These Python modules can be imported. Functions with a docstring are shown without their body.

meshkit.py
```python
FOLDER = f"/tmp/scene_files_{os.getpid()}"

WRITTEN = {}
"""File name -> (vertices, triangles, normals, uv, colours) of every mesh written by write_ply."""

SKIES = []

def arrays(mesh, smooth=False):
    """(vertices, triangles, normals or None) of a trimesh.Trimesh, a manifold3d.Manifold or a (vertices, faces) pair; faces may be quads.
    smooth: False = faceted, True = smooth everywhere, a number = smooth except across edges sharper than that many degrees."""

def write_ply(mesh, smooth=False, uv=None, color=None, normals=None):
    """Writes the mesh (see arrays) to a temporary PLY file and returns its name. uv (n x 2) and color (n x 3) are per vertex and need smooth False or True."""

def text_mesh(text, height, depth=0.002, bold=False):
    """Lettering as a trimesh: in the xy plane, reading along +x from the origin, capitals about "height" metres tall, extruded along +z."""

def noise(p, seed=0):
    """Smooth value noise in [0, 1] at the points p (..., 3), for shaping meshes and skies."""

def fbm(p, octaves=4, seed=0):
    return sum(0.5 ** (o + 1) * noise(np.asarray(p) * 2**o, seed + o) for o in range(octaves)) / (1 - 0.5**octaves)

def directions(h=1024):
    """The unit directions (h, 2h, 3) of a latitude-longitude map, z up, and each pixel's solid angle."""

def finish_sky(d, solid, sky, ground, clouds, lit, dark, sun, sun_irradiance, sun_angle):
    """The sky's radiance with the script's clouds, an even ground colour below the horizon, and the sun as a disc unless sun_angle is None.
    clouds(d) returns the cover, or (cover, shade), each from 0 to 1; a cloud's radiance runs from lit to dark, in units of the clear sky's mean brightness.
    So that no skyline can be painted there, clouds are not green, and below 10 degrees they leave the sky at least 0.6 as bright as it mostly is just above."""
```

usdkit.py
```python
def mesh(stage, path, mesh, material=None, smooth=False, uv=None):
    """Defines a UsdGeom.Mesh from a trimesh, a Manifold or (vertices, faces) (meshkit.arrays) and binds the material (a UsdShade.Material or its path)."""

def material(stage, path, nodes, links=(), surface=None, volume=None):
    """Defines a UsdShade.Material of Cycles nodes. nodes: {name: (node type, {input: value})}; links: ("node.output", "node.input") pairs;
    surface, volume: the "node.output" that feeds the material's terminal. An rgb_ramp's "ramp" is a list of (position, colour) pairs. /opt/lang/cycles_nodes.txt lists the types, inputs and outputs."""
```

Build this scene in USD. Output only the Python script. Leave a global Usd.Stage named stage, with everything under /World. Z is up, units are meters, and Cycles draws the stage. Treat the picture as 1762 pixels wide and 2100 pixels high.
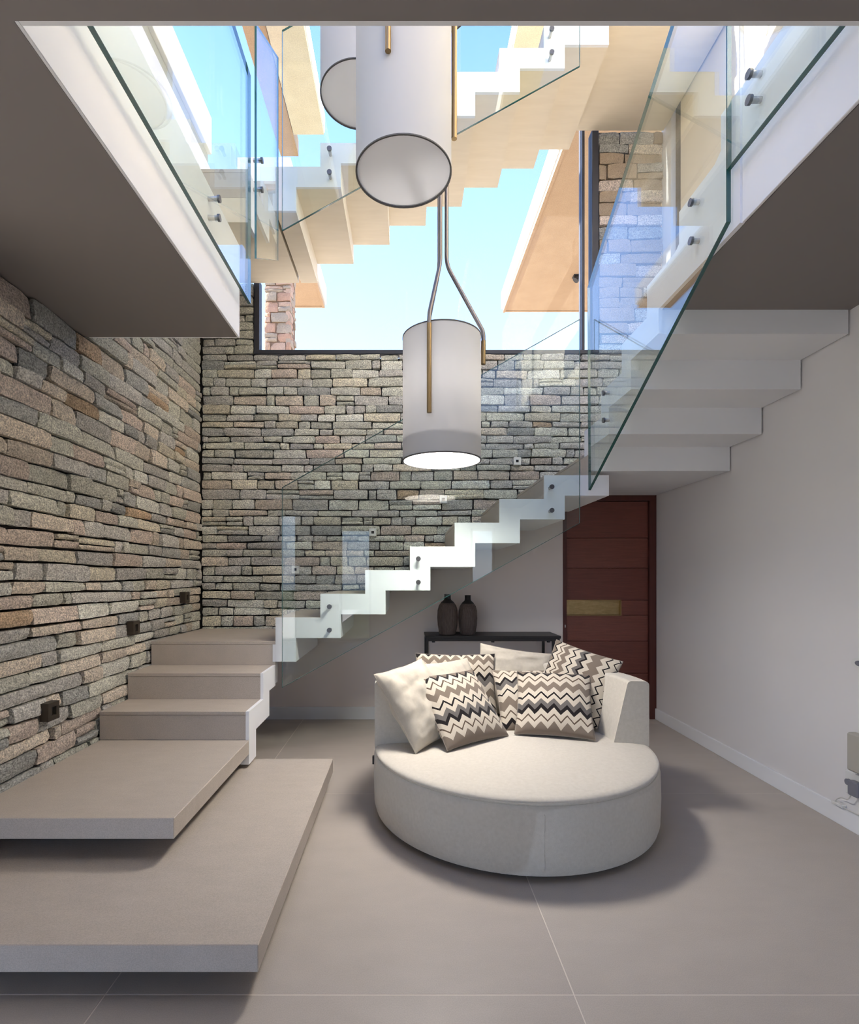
import math, random
import numpy as np
import trimesh, usdkit, meshkit
import manifold3d as m3
from shapely.geometry import Polygon, box as sbox
from shapely.ops import unary_union
from pxr import Usd, UsdGeom, UsdLux, UsdShade, Gf, Sdf

stage = Usd.Stage.CreateInMemory()
UsdGeom.SetStageUpAxis(stage, UsdGeom.Tokens.z)
UsdGeom.SetStageMetersPerUnit(stage, 1.0)
UsdGeom.Xform.Define(stage, '/World')
rng = random.Random(7)

# ---------------------------------------------------------------- camera
EYE = 1.318                       # height of the lens
F, VPX, VPY = 1073.0, 833.0, 1183.0
cam = UsdGeom.Camera.Define(stage, '/World/camera')
cam.AddTranslateOp().Set((0, 0, EYE)); cam.AddRotateXOp().Set(90)
cam.CreateHorizontalApertureAttr(17.62); cam.CreateFocalLengthAttr(F / 100)
cam.CreateHorizontalApertureOffsetAttr((881 - VPX) / 100)
cam.CreateVerticalApertureOffsetAttr((VPY - 1050) / 100)
cam.CreateClippingRangeAttr((0.02, 500)); cam.CreateFStopAttr(0)
cam.CreateExposureAttr(2.3)

# ---------------------------------------------------------------- sky and sun
SUN = np.array([-0.87, 0.06, 0.43]); SUN /= np.linalg.norm(SUN)
SKY_GAIN, SUN_POWER = 0.09, 20000.0
dome = UsdLux.DomeLight.Define(stage, '/World/sky')
sky_mat = usdkit.material(stage, '/World/Looks/sky', {
    's': ('sky_texture', {'sky_type': 'multiple_scattering', 'sun_disc': False, 'sun_elevation': float(math.asin(SUN[2])),
                          'sun_rotation': float(math.atan2(SUN[0], SUN[1])), 'air_density': 1.0, 'aerosol_density': 1.2, 'ozone_density': 2.5}),
    'c': ('texture_coordinate', {}), 'z': ('separate_xyz', {}), 'h': ('map_range', {'from_min': 0.10, 'from_max': 0.80, 'to_min': 0.62, 'to_max': 0.0, 'clamp': True}),
    'tn': ('mix_color', {'blend_type': 'multiply', 'fac': 1.0, 'b': (0.92, 0.86, 1.0), 'use_clamp_result': False}),
    'hz': ('mix_color', {'fac': 0.5, 'b': (3.2, 4.0, 4.5), 'use_clamp': True}),        # summer haze, thinning with height, the same all round
    'b': ('background_shader', {'strength': SKY_GAIN})}, [('c.generated', 'z.vector'), ('z.z', 'h.value'), ('h.result', 'hz.fac'), ('s.color', 'tn.a'), ('tn.result', 'hz.a'), ('hz.result', 'b.color')], surface='b.background')
UsdShade.MaterialBindingAPI.Apply(dome.GetPrim()).Bind(sky_mat)
sun = UsdLux.DistantLight.Define(stage, '/World/sun')
sun.CreateAngleAttr(0.6); sun.CreateIntensityAttr(SUN_POWER); sun.CreateColorAttr((1.0, 0.95, 0.88))
_z = Gf.Vec3d(*map(float, SUN)); _r = Gf.Rotation(Gf.Vec3d(0, 0, 1), _z)
sun.AddTransformOp().Set(Gf.Matrix4d().SetRotate(_r))

# ---------------------------------------------------------------- materials
def mat(name, color, rough=0.6, spec=0.3, metal=0.0, mottle=0.0, mscale=6.0, color2=None, stretch=(1, 1, 1), bump=0.0, bscale=60.0, bdist=0.002,
        fine=0.0, fscale=150.0, vary=0.0, sheen=0.0, detail=4.0, coat=0.0, warp=0.0):
    n = {'p': ('principled_bsdf', {'base_color': color, 'roughness': rough, 'specular_ior_level': spec, 'metallic': metal, 'sheen_weight': sheen, 'coat_weight': coat})}
    l = []
    if mottle or bump or fine:
        n['g'] = ('geometry', {}); n['m'] = ('mapping', {'scale': stretch}); l.append(('g.position', 'm.vector'))
    if mottle:
        c2 = color2 or tuple(c * 0.6 for c in color)
        n['t'] = ('noise_texture', {'scale': mscale, 'detail': detail, 'roughness': 0.6, 'distortion': warp})
        n['r'] = ('rgb_ramp', {'ramp': [(0.5 - 0.5 * mottle if mottle < 1 else 0.25, c2), (0.5 + 0.5 * mottle if mottle < 1 else 0.75, color)]})
        l += [('m.vector', 't.vector'), ('t.fac', 'r.fac')]
        last = 'r.color'
        if fine:
            n['ft'] = ('noise_texture', {'scale': fscale, 'detail': 2.0}); l.append(('g.position', 'ft.vector'))
            n['fr'] = ('rgb_ramp', {'ramp': [(0.3, (1 - fine,) * 3), (0.7, (1 + fine,) * 3)]}); l.append(('ft.fac', 'fr.fac'))
            n['fm'] = ('mix_color', {'blend_type': 'multiply', 'fac': 1.0, 'use_clamp_result': False}); l += [('r.color', 'fm.a'), ('fr.color', 'fm.b')]
            last = 'fm.result'
        if vary:
            n['oi'] = ('object_info', {}); n['vr'] = ('map_range', {'from_min': 0.0, 'from_max': 1.0, 'to_min': 1 - vary, 'to_max': 1 + vary})
            n['vm'] = ('vector_math', {'math_type': 'scale'}); l += [('oi.random', 'vr.value'), ('vr.result', 'vm.scale'), (last, 'vm.vector1')]; last = 'vm.vector'
        l.append((last, 'p.base_color'))
    if bump:
        n['bt'] = ('noise_texture', {'scale': bscale, 'detail': 5.0, 'roughness': 0.6}); n['b'] = ('bump', {'strength': bump, 'distance': bdist})
        l += [('m.vector', 'bt.vector'), ('bt.fac', 'b.height'), ('b.normal', 'p.normal')]
    return usdkit.material(stage, '/World/Looks/' + name, n, l, surface='p.BSDF')

def glass_mat(name, tint, boost=1.0):
    return usdkit.material(stage, '/World/Looks/' + name, {
        'w': ('layer_weight', {'blend': 0.5}), 'pw': ('math', {'math_type': 'power', 'value2': 5.0}),
        'ma': ('math', {'math_type': 'multiply_add', 'value2': 0.95, 'value3': 0.045 * boost, 'use_clamp': True}),
        't': ('transparent_bsdf', {'color': tint}), 'g': ('glossy_bsdf', {'color': (1, 1, 1), 'roughness': 0.0}), 'x': ('mix_closure', {})},
        [('w.facing', 'pw.value1'), ('pw.value', 'ma.value1'), ('ma.value', 'x.fac'), ('t.BSDF', 'x.closure1'), ('g.BSDF', 'x.closure2')], surface='x.closure')

PLASTER = mat('plaster', (0.76, 0.735, 0.725), 0.75, 0.2, bump=0.05, bscale=300)
CEIL = mat('shaded_ceiling', (0.25, 0.225, 0.215), 0.8, 0.15)  # the ceiling's shade is put into this dark base colour
WHITE = mat('white_paint', (0.82, 0.82, 0.83), 0.55, 0.3)
CREAM_SOFFIT = mat('cream_soffit', (0.80, 0.72, 0.58), 0.8, 0.15, mottle=0.3, mscale=3, color2=(0.76, 0.68, 0.54), stretch=(1, 6, 1))
STAIR_STONE = mat('stair_stone', (0.48, 0.42, 0.36), 0.55, 0.3, mottle=0.5, mscale=7, color2=(0.435, 0.38, 0.325), fine=0.10, fscale=260, bump=0.06, bscale=180, stretch=(1, 2.2, 1))
TILES = [mat(f'floor_tile_{k}', c, 0.42, 0.35, mottle=0.5, mscale=5, color2=tuple(x * 0.92 for x in c), fine=0.07, fscale=280, bump=0.04, bscale=200, stretch=(1, 2, 1))
         for k, c in enumerate([(0.47, 0.415, 0.36), (0.485, 0.43, 0.372), (0.46, 0.405, 0.352)])]
GROUT = mat('grout', (0.70, 0.63, 0.55), 0.8)
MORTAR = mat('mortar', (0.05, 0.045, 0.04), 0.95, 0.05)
STONE_COLS = [((0.53, 0.52, 0.445), 'grey_green'), ((0.50, 0.48, 0.44), 'grey'), ((0.60, 0.525, 0.435), 'tan'), ((0.58, 0.49, 0.42), 'pink_tan'), ((0.68, 0.64, 0.56), 'pale'),
              ((0.38, 0.38, 0.355), 'slate'), ((0.50, 0.37, 0.25), 'rust'), ((0.60, 0.55, 0.44), 'ochre')]
STONE_W = [26, 22, 12, 7, 14, 10, 1, 8]
STONE_WL = [18, 18, 20, 18, 10, 8, 3, 6]
STONES = [mat('stone_' + n, tuple(min(0.88, x * 1.4) for x in c), 0.85, 0.2, mottle=0.75, mscale=13, color2=tuple(x * 0.68 for x in c), fine=0.45, fscale=110, vary=0.18, bump=0.7, bscale=42, bdist=0.016, stretch=(1.5, 1.5, 3.2), detail=6)
          for c, n in STONE_COLS]
WARM_STONES = [mat('warm_stone_' + str(k), c, 0.85, 0.2, mottle=0.8, mscale=11, color2=tuple(x * 0.7 for x in c), fine=0.25, fscale=160, bump=0.6, bscale=50, bdist=0.01)
               for k, c in enumerate([(0.50, 0.30, 0.20), (0.42, 0.33, 0.24), (0.55, 0.37, 0.26)])]
FABRIC = mat('sofa_fabric', (0.62, 0.57, 0.485), 0.95, 0.1, mottle=0.4, mscale=60, color2=(0.565, 0.515, 0.43), fine=0.10, fscale=700, bump=0.35, bscale=420, bdist=0.0015, sheen=0.25)
LINEN = mat('linen', (0.54, 0.485, 0.395), 0.95, 0.1, mottle=0.4, mscale=40, color2=(0.49, 0.44, 0.355), bump=0.35, bscale=380, bdist=0.0015, sheen=0.2)
SHADE = usdkit.material(stage, '/World/Looks/shade_fabric', {
    'g': ('geometry', {}), 'm': ('mapping', {'scale': (900, 900, 300)}), 'n': ('noise_texture', {'scale': 1.0}), 'b': ('bump', {'strength': 0.08, 'distance': 0.001}),
    'd': ('diffuse_bsdf', {'color': (0.66, 0.655, 0.65)}), 't': ('translucent_bsdf', {'color': (0.62, 0.61, 0.60)}), 'x': ('mix_closure', {'fac': 0.35})},
    [('g.position', 'm.vector'), ('m.vector', 'n.vector'), ('n.fac', 'b.height'), ('b.normal', 'd.normal'), ('d.BSDF', 'x.closure1'), ('t.BSDF', 'x.closure2')], surface='x.closure')
DIFFUSER = mat('lamp_diffuser', (0.90, 0.90, 0.92), 0.6, 0.3)
DIFFUSER_LIT = usdkit.material(stage, '/World/Looks/lamp_diffuser_lit', {'e': ('emission', {'color': (1.0, 0.95, 0.90), 'strength': 18.5})}, [], surface='e.emission')
LINING = usdkit.material(stage, '/World/Looks/lamp_lining', {'d': ('diffuse_bsdf', {'color': (0.24, 0.23, 0.22)}), 't': ('translucent_bsdf', {'color': (0.8, 0.78, 0.75)}), 'x': ('mix_closure', {'fac': 0.10})},
    [('d.BSDF', 'x.closure1'), ('t.BSDF', 'x.closure2')], surface='x.closure')
BULB = usdkit.material(stage, '/World/Looks/bulb', {'e': ('emission', {'color': (1.0, 0.96, 0.92), 'strength': 36.0})}, [], surface='e.emission')
BRASS = mat('brass', (0.30, 0.205, 0.10), 0.45, 0.5, metal=1.0)
BRONZE = mat('dark_bronze', (0.07, 0.055, 0.04), 0.45, 0.4, metal=0.5)
ROD = mat('bronze_rod', (0.19, 0.17, 0.165), 0.4, 0.5, metal=0.9)
TRIM = mat('shade_trim', (0.09, 0.085, 0.08), 0.6)
STEEL = mat('steel', (0.55, 0.54, 0.53), 0.25, 0.5, metal=1.0)
DARKSTEEL = mat('dark_steel', (0.16, 0.16, 0.16), 0.35, 0.5, metal=0.9)
FRAME = mat('window_frame', (0.035, 0.037, 0.048), 0.5, 0.4)
BLACK = mat('black_metal', (0.025, 0.022, 0.022), 0.45, 0.4)
WOODS = [mat(f'mahogany_{k}', c, 0.38, 0.4, mottle=0.9, mscale=9, color2=tuple(x * 0.5 for x in c), stretch=(0.5, 1, 9), detail=6, fine=0.12, fscale=240, coat=0.15)
         for k, c in enumerate([(0.25, 0.075, 0.052), (0.23, 0.068, 0.048), (0.27, 0.084, 0.058)])]
WOOD_DARK = mat('mahogany_dark', (0.12, 0.034, 0.026), 0.4, 0.4, mottle=0.8, mscale=9, stretch=(9, 1, 0.5))
BRASS_PLATE = mat('brass_plate', (0.50, 0.38, 0.20), 0.3, 0.5, metal=1.0, mottle=0.8, mscale=5, color2=(0.30, 0.21, 0.09), stretch=(4, 1, 12))
VASE = mat('vase_wood', (0.22, 0.165, 0.14), 0.6, 0.3, mottle=0.9, mscale=30, color2=(0.03, 0.022, 0.02), stretch=(6, 6, 0.6))
VASE_NECK = mat('vase_neck', (0.018, 0.016, 0.016), 0.4, 0.4)
PEACH = mat('peach_render', (0.46, 0.325, 0.21), 0.85, 0.1, mottle=0.4, mscale=4, color2=(0.42, 0.29, 0.185), fine=0.08, fscale=90, bump=0.2, bscale=120)
SANDY = mat('sandy_render', (0.72, 0.64, 0.48), 0.85, 0.1, mottle=0.5, mscale=5, color2=(0.62, 0.54, 0.39), fine=0.08, fscale=90)
OLIVE = mat('olive_matte', (0.36, 0.34, 0.25), 0.6)
PAVING = mat('terrace_paving', (0.40, 0.34, 0.27), 0.8, 0.2, mottle=0.5, mscale=3, color2=(0.34, 0.29, 0.23))
BEIGE_PLASTIC = mat('beige_plastic', (0.45, 0.42, 0.36), 0.45, 0.4)
WHITE_PLASTIC = mat('white_plastic', (0.72, 0.71, 0.68), 0.4, 0.4)
GREY_PLASTIC = mat('grey_plastic', (0.20, 0.20, 0.23), 0.4, 0.4)
CABLE = mat('cable', (0.62, 0.60, 0.55), 0.5)
GLASS = glass_mat('balustrade_glass', (0.955, 0.985, 0.97), 0.8)
WINGLASS = glass_mat('window_glass', (0.985, 0.99, 0.99), 0.15)
GEDGE = mat('glass_edge', (0.012, 0.085, 0.075), 0.12, 0.6, coat=0.5)

# chevron woven cushion: bands from the cushion's own coordinates
CRE, TAN, GRY, BLK, BRN = (0.57, 0.50, 0.40), (0.20, 0.158, 0.122), (0.145, 0.13, 0.118), (0.016, 0.013, 0.013), (0.11, 0.078, 0.055)
def chevron_mat(name, bands, period, amp, half):
    stops, t, tot = [], 0.0, sum(w for _, w in bands)
    for c, w in bands:
        stops.append((t / tot, c)); t += w
    return usdkit.material(stage, '/World/Looks/' + name, {
        'c': ('texture_coordinate', {}), 's': ('separate_xyz', {}), 'pp': ('math', {'math_type': 'pingpong', 'value2': period / 2}),
        'ma': ('math', {'math_type': 'multiply_add', 'value2': amp * 2 / period}), 'mr': ('map_range', {'from_min': half, 'from_max': -half, 'to_min': 0.0, 'to_max': 1.0, 'clamp': True}),
        'r': ('rgb_ramp', {'ramp': stops, 'interpolate': False}),
        'n': ('noise_texture', {'scale': 420.0, 'detail': 3.0}), 'b': ('bump', {'strength': 0.3, 'distance': 0.0015}),
        'nw': ('noise_texture', {'scale': 9.0, 'detail': 2.0}), 'wv': ('math', {'math_type': 'multiply_add', 'value2': 0.02, 'value3': -0.01 - amp / 2}), 'ad': ('math', {'math_type': 'add'}),
        'p': ('principled_bsdf', {'roughness': 0.95, 'specular_ior_level': 0.1, 'sheen_weight': 0.15})},
        [('c.object', 's.vector'), ('s.x', 'pp.value1'), ('pp.value', 'ma.value1'), ('s.y', 'ma.value3'), ('c.object', 'nw.vector'), ('nw.fac', 'wv.value1'),
         ('ma.value', 'ad.value1'), ('wv.value', 'ad.value2'), ('ad.value', 'mr.value'), ('mr.result', 'r.fac'), ('r.color', 'p.base_color'), ('c.object', 'n.vector'), ('n.fac', 'b.height'), ('b.normal', 'p.normal')], surface='p.BSDF')
BANDS = [(TAN, 2.5), (BLK, 1.8), (CRE, 3.2), (BRN, 1.2), (CRE, 3.4), (TAN, 4.4), (CRE, 3.4), (BLK, 1.5), (CRE, 3.2), (GRY, 3.2), (BLK, 2.4), (CRE, 3.4), (BRN, 1.0), (CRE, 3.4), (TAN, 5.0)]
CHEV = chevron_mat('chevron_weave', BANDS, 0.074, 0.040, 0.225)
BANDS2 = [(TAN, 2), (CRE, 2.5), (BRN, 1.0), (CRE, 2.8), (BLK, 1.6), (GRY, 3.0), (CRE, 3), (BLK, 1.0), (CRE, 3.6), (TAN, 5), (CRE, 3), (BRN, 1), (CRE, 3), (BLK, 2.5), (TAN, 3)]
CHEV2 = chevron_mat('chevron_weave_dark', BANDS2, 0.074, 0.040, 0.22)
BANDS3 = [(BLK, 1), (CRE, 1.6), (TAN, 2.8), (CRE, 2.6), (BRN, 0.9), (CRE, 2.8), (BLK, 1.6), (GRY, 3.0), (CRE, 3.2), (TAN, 4), (CRE, 3.2), (BLK, 1), (TAN, 4), (CRE, 3)]
CHEV3 = chevron_mat('chevron_weave_pale', BANDS3, 0.074, 0.036, 0.225)
BANDS4 = [(TAN, 2.6), (BLK, 0.9), (CRE, 2.6), (BRN, 0.7), (CRE, 1.6), (TAN, 3.2), (CRE, 2.6), (BLK, 1.0), (CRE, 2.8), (GRY, 2.2), (BLK, 1.2), (CRE, 2.8), (TAN, 5.5), (CRE, 3.2), (BLK, 0.9), (CRE, 3.4), (BLK, 0.8), (CRE, 2)]
CHEV4 = chevron_mat('chevron_weave_fine', BANDS4, 0.06, 0.03, 0.225)

# ---------------------------------------------------------------- helpers
USED = {}
def numbered(path):
    k = USED.get(path, -1) + 1; USED[path] = k
    return path if k == 0 else f'{path}_{k:03d}'
def ppath(p):
    return '/World' if p is None else str(p.GetPath())
def tag(o, label=None, cat=None, group=None, kind=None):
    for k, v in (('label', label), ('category', cat), ('group', group), ('kind', kind)):
        if v: o.SetCustomDataByKey(k, v)
    return o
def obj(name, mesh, m, parent=None, smooth=False, label=None, cat=None, group=None, kind=None):
    o = usdkit.mesh(stage, numbered(ppath(parent) + '/' + name), mesh, m, smooth=smooth).GetPrim()
    return tag(o, label, cat, group, kind)
def thing(name, label=None, cat=None, loc=(0, 0, 0), group=None, kind=None, xf=None):
    x = UsdGeom.Xform.Define(stage, numbered('/World/' + name))
    if xf is not None: x.AddTransformOp().Set(Gf.Matrix4d(*[float(v) for v in np.asarray(xf).T.ravel()]))
    elif any(loc): x.AddTranslateOp().Set(tuple(map(float, loc)))
    return tag(x.GetPrim(), label, cat, group, kind)
def cat_(ms):
    return trimesh.util.concatenate([m for m in ms])
def bx(x0, x1, y0, y1, z0, z1, c=0.0):
    if c <= 0:
        b = trimesh.creation.box((x1 - x0, y1 - y0, z1 - z0)); b.apply_translation(((x0 + x1) / 2, (y0 + y1) / 2, (z0 + z1) / 2)); return b
    pts = []
    for sx in (0, 1):
        for sy in (0, 1):
            for sz in (0, 1):
                for k in range(3):
                    d = [c, c, c]; d[k] = 0
                    pts.append(((x1 - d[0]) if sx else (x0 + d[0]), (y1 - d[1]) if sy else (y0 + d[1]), (z1 - d[2]) if sz else (z0 + d[2])))
    return trimesh.convex.convex_hull(np.array(pts))
def prism(poly, a, b, plane):
    """poly in (u, z), run from a to b along the third axis. plane 'xz': u = x, run y.  'yz': u = y, run x.  'xy': poly in (x, y), run z."""
    geoms = [g for g in getattr(poly, 'geoms', [poly]) if g.geom_type == 'Polygon' and g.area > 1e-6]; out = []
    for g in geoms:
        m = trimesh.creation.extrude_polygon(g, b - a, engine='earcut'); v = m.vertices.copy()
        if plane == 'xz': nv = np.c_[v[:, 0], a + v[:, 2], v[:, 1]]
        elif plane == 'yz': nv = np.c_[a + v[:, 2], v[:, 0], v[:, 1]]
        else: nv = np.c_[v[:, 0], v[:, 1], a + v[:, 2]]
        f = m.faces
        mm = trimesh.Trimesh(nv, f, process=False)
        if mm.volume < 0: mm.invert()
        out.append(mm)
    return cat_(out)
def lathe(prof, n=48, loc=(0, 0, 0)):
    m = trimesh.creation.revolve(np.array(prof, float), sections=n); m.apply_translation(loc)
    if m.volume < 0: m.invert()
    return m
def tube(pts, r, n=10, closed_caps=True):
    pts = np.array(pts, float); t = np.gradient(pts, axis=0); t /= np.linalg.norm(t, axis=1)[:, None]
    up = np.array([0, 0, 1.0]) if abs(t[0][2]) < 0.9 else np.array([1.0, 0, 0])
    rings, u = [], np.cross(t[0], up)
    for p, d in zip(pts, t):
        u = u - d * (u @ d); u /= np.linalg.norm(u); w = np.cross(d, u)
        a = np.linspace(0, 2 * math.pi, n, endpoint=False)
        rings.append(p + r * (np.cos(a)[:, None] * u + np.sin(a)[:, None] * w))
    v = np.vstack(rings + [pts[:1], pts[-1:]]); f = []; k = len(pts)
    for i in range(k - 1):
        for j in range(n):
            a, b = i * n + j, i * n + (j + 1) % n
            f += [(a, b, b + n), (a, b + n, a + n)]
    for j in range(n):
        f += [(k * n, (j + 1) % n, j), (k * n + 1, (k - 1) * n + j, (k - 1) * n + (j + 1) % n)]
    m = trimesh.Trimesh(v, f, process=False)
    if m.volume < 0: m.invert()
    return m
def bend(pts, rad=0.03, n=6):
    """Rounds the corners of a polyline."""
    pts = [np.array(p, float) for p in pts]; out = [pts[0]]
    for a, b, c in zip(pts, pts[1:], pts[2:]):
        u, w = (a - b), (c - b); lu, lw = np.linalg.norm(u), np.linalg.norm(w); d = min(rad, lu / 2, lw / 2)
        p0, p1 = b + u / lu * d, b + w / lw * d
        for s in np.linspace(0, 1, n): out.append((1 - s) ** 2 * p0 + 2 * s * (1 - s) * b + s * s * p1)
    return out + [pts[-1]]
def at(x, y, Y):
    return np.array([(x - VPX) * Y / F, Y, EYE - (y - VPY) * Y / F])

# ---------------------------------------------------------------- the measures of the house
XL, XR = -1.845, 2.32                 # stone wall and right wall
YB, YS = 4.85, 4.72                   # painted back wall, face of the stone cladding
DZ = 3.245; R = DZ / 19               # storey height, riser
T = 0.3225; YF = 3.765; X6 = -0.94    # tread, front plane of the middle flight, its first riser
TH = 0.147                            # thickness of the folded stair
ZC = 2.712; XW0, XW1, YW0 = -0.972, 1.335, 1.312   # soffit and stair well
SILL = 3.335
YA = [3.13, 3.4475, YF]
YR = [3.86 - 0.335 * k for k in range(6)]

def stairline(x):                     # the line inside the folded band, seen from the front
    if x < X6: return 5 * R - 0.07
    return min(5 * R - 0.03 + (x - X6) / T * R, 13 * R - 0.07)

# ---------------------------------------------------------------- floor
fl = thing('floor', kind='structure')
obj('grout', bx(-6.3, 3.6, -3.3, YB, -0.08, -0.0006), GROUT, fl)
xs = [-6.2] + [-0.95 + 1.48 * k for k in (-3, -2, -1, 0, 1)] + [XR]
ys = [-3.09, -1.41, 0.12, 1.65, 3.18, 4.71, YB]
for i in range(len(xs) - 1):
    for j in range(len(ys) - 1):
        obj('tile', bx(xs[i] + 0.0015, xs[i + 1] - 0.0015, ys[j] + 0.0015, ys[j + 1] - 0.0015, -0.02, 0.0, 0.0012), TILES[(i * 2 + j * 3) % 3], fl)

# ---------------------------------------------------------------- ceiling: one soffit round the stair well
ce = thing('ceiling', kind='structure')
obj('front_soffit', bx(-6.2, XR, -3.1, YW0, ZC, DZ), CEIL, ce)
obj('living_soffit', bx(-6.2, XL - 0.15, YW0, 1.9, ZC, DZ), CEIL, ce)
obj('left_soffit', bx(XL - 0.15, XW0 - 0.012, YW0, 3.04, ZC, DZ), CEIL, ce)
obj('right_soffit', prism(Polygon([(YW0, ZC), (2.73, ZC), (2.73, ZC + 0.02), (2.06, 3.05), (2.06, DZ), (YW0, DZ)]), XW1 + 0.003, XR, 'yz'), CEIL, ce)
obj('left_fascia', bx(XW0 - 0.012, XW0, YW0, 3.04, ZC, DZ + 0.005, 0.002), WHITE, ce)
obj('left_end_fascia', bx(XL, XW0, 3.04, 3.052, ZC, DZ + 0.005), WHITE, ce)
obj('front_fascia', bx(XW0, XW1, YW0, YW0 + 0.012, ZC, DZ + 0.005), WHITE, ce)
obj('right_fascia', bx(XW1 - 0.012, XW1, YW0, 2.06, ZC, DZ + 0.005, 0.002), WHITE, ce)

# ---------------------------------------------------------------- stone masonry
def stone_mesh(q, rnd, place, proud=0.02):
    """q: four (u, z) corners, lower left first and anticlockwise. place(u, z, d) gives the point d in front of the wall."""
    nx, ny = 6, 4
    q = np.array(q); s, t = np.meshgrid(np.linspace(0, 1, nx), np.linspace(0, 1, ny))
    P = ((1 - s) * (1 - t))[..., None] * q[0] + (s * (1 - t))[..., None] * q[1] + (s * t)[..., None] * q[2] + ((1 - s) * t)[..., None] * q[3]
    base = proud + rnd.uniform(-0.010, 0.012); tilt = rnd.uniform(-0.008, 0.008); tz = rnd.uniform(-0.006, 0.006)
    d = base + tilt * (s - 0.5) * 2 + tz * (t - 0.5) * 2
    edge = (s == 0) | (s == 1) | (t == 0) | (t == 1); corner = ((s == 0) | (s == 1)) & ((t == 0) | (t == 1))
    nz = np.array([[rnd.uniform(-1, 1) for _ in range(nx)] for _ in range(ny)])
    d = d + nz * 0.0045 - edge * 0.007 - corner * 0.004
    c = q.mean(0)
    P = np.where(corner[..., None], P + (c - P) * np.array([0.014, 0.05]), P)
    jit = np.array([[[rnd.uniform(-1, 1) * 0.0025, rnd.uniform(-1, 1) * 0.0022] for _ in range(nx)] for _ in range(ny)])
    P = P + jit
    front = [place(P[j, i, 0], P[j, i, 1], d[j, i]) for j in range(ny) for i in range(nx)]
    ring = [(0, i) for i in range(nx)] + [(j, nx - 1) for j in range(1, ny)] + [(ny - 1, i) for i in range(nx - 2, -1, -1)] + [(j, 0) for j in range(ny - 2, 0, -1)]
    back = [place(P[j, i, 0], P[j, i, 1], -0.04) for j, i in ring]
    f = []
    for j in range(ny - 1):
        for i in range(nx - 1):
            a = j * nx + i; f += [(a, a + 1, a + nx + 1), (a, a + nx + 1, a + nx)]
    o = nx * ny
    for k in range(len(ring)):
        a, b = ring[k], ring[(k + 1) % len(ring)]; A, B = a[0] * nx + a[1], b[0] * nx + b[1]; k2 = (k + 1) % len(ring)
        f += [(A, o + k2, B), (A, o + k, o + k2)]
    m = trimesh.Trimesh(np.array(front + back), f, process=False)
    return m
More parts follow.
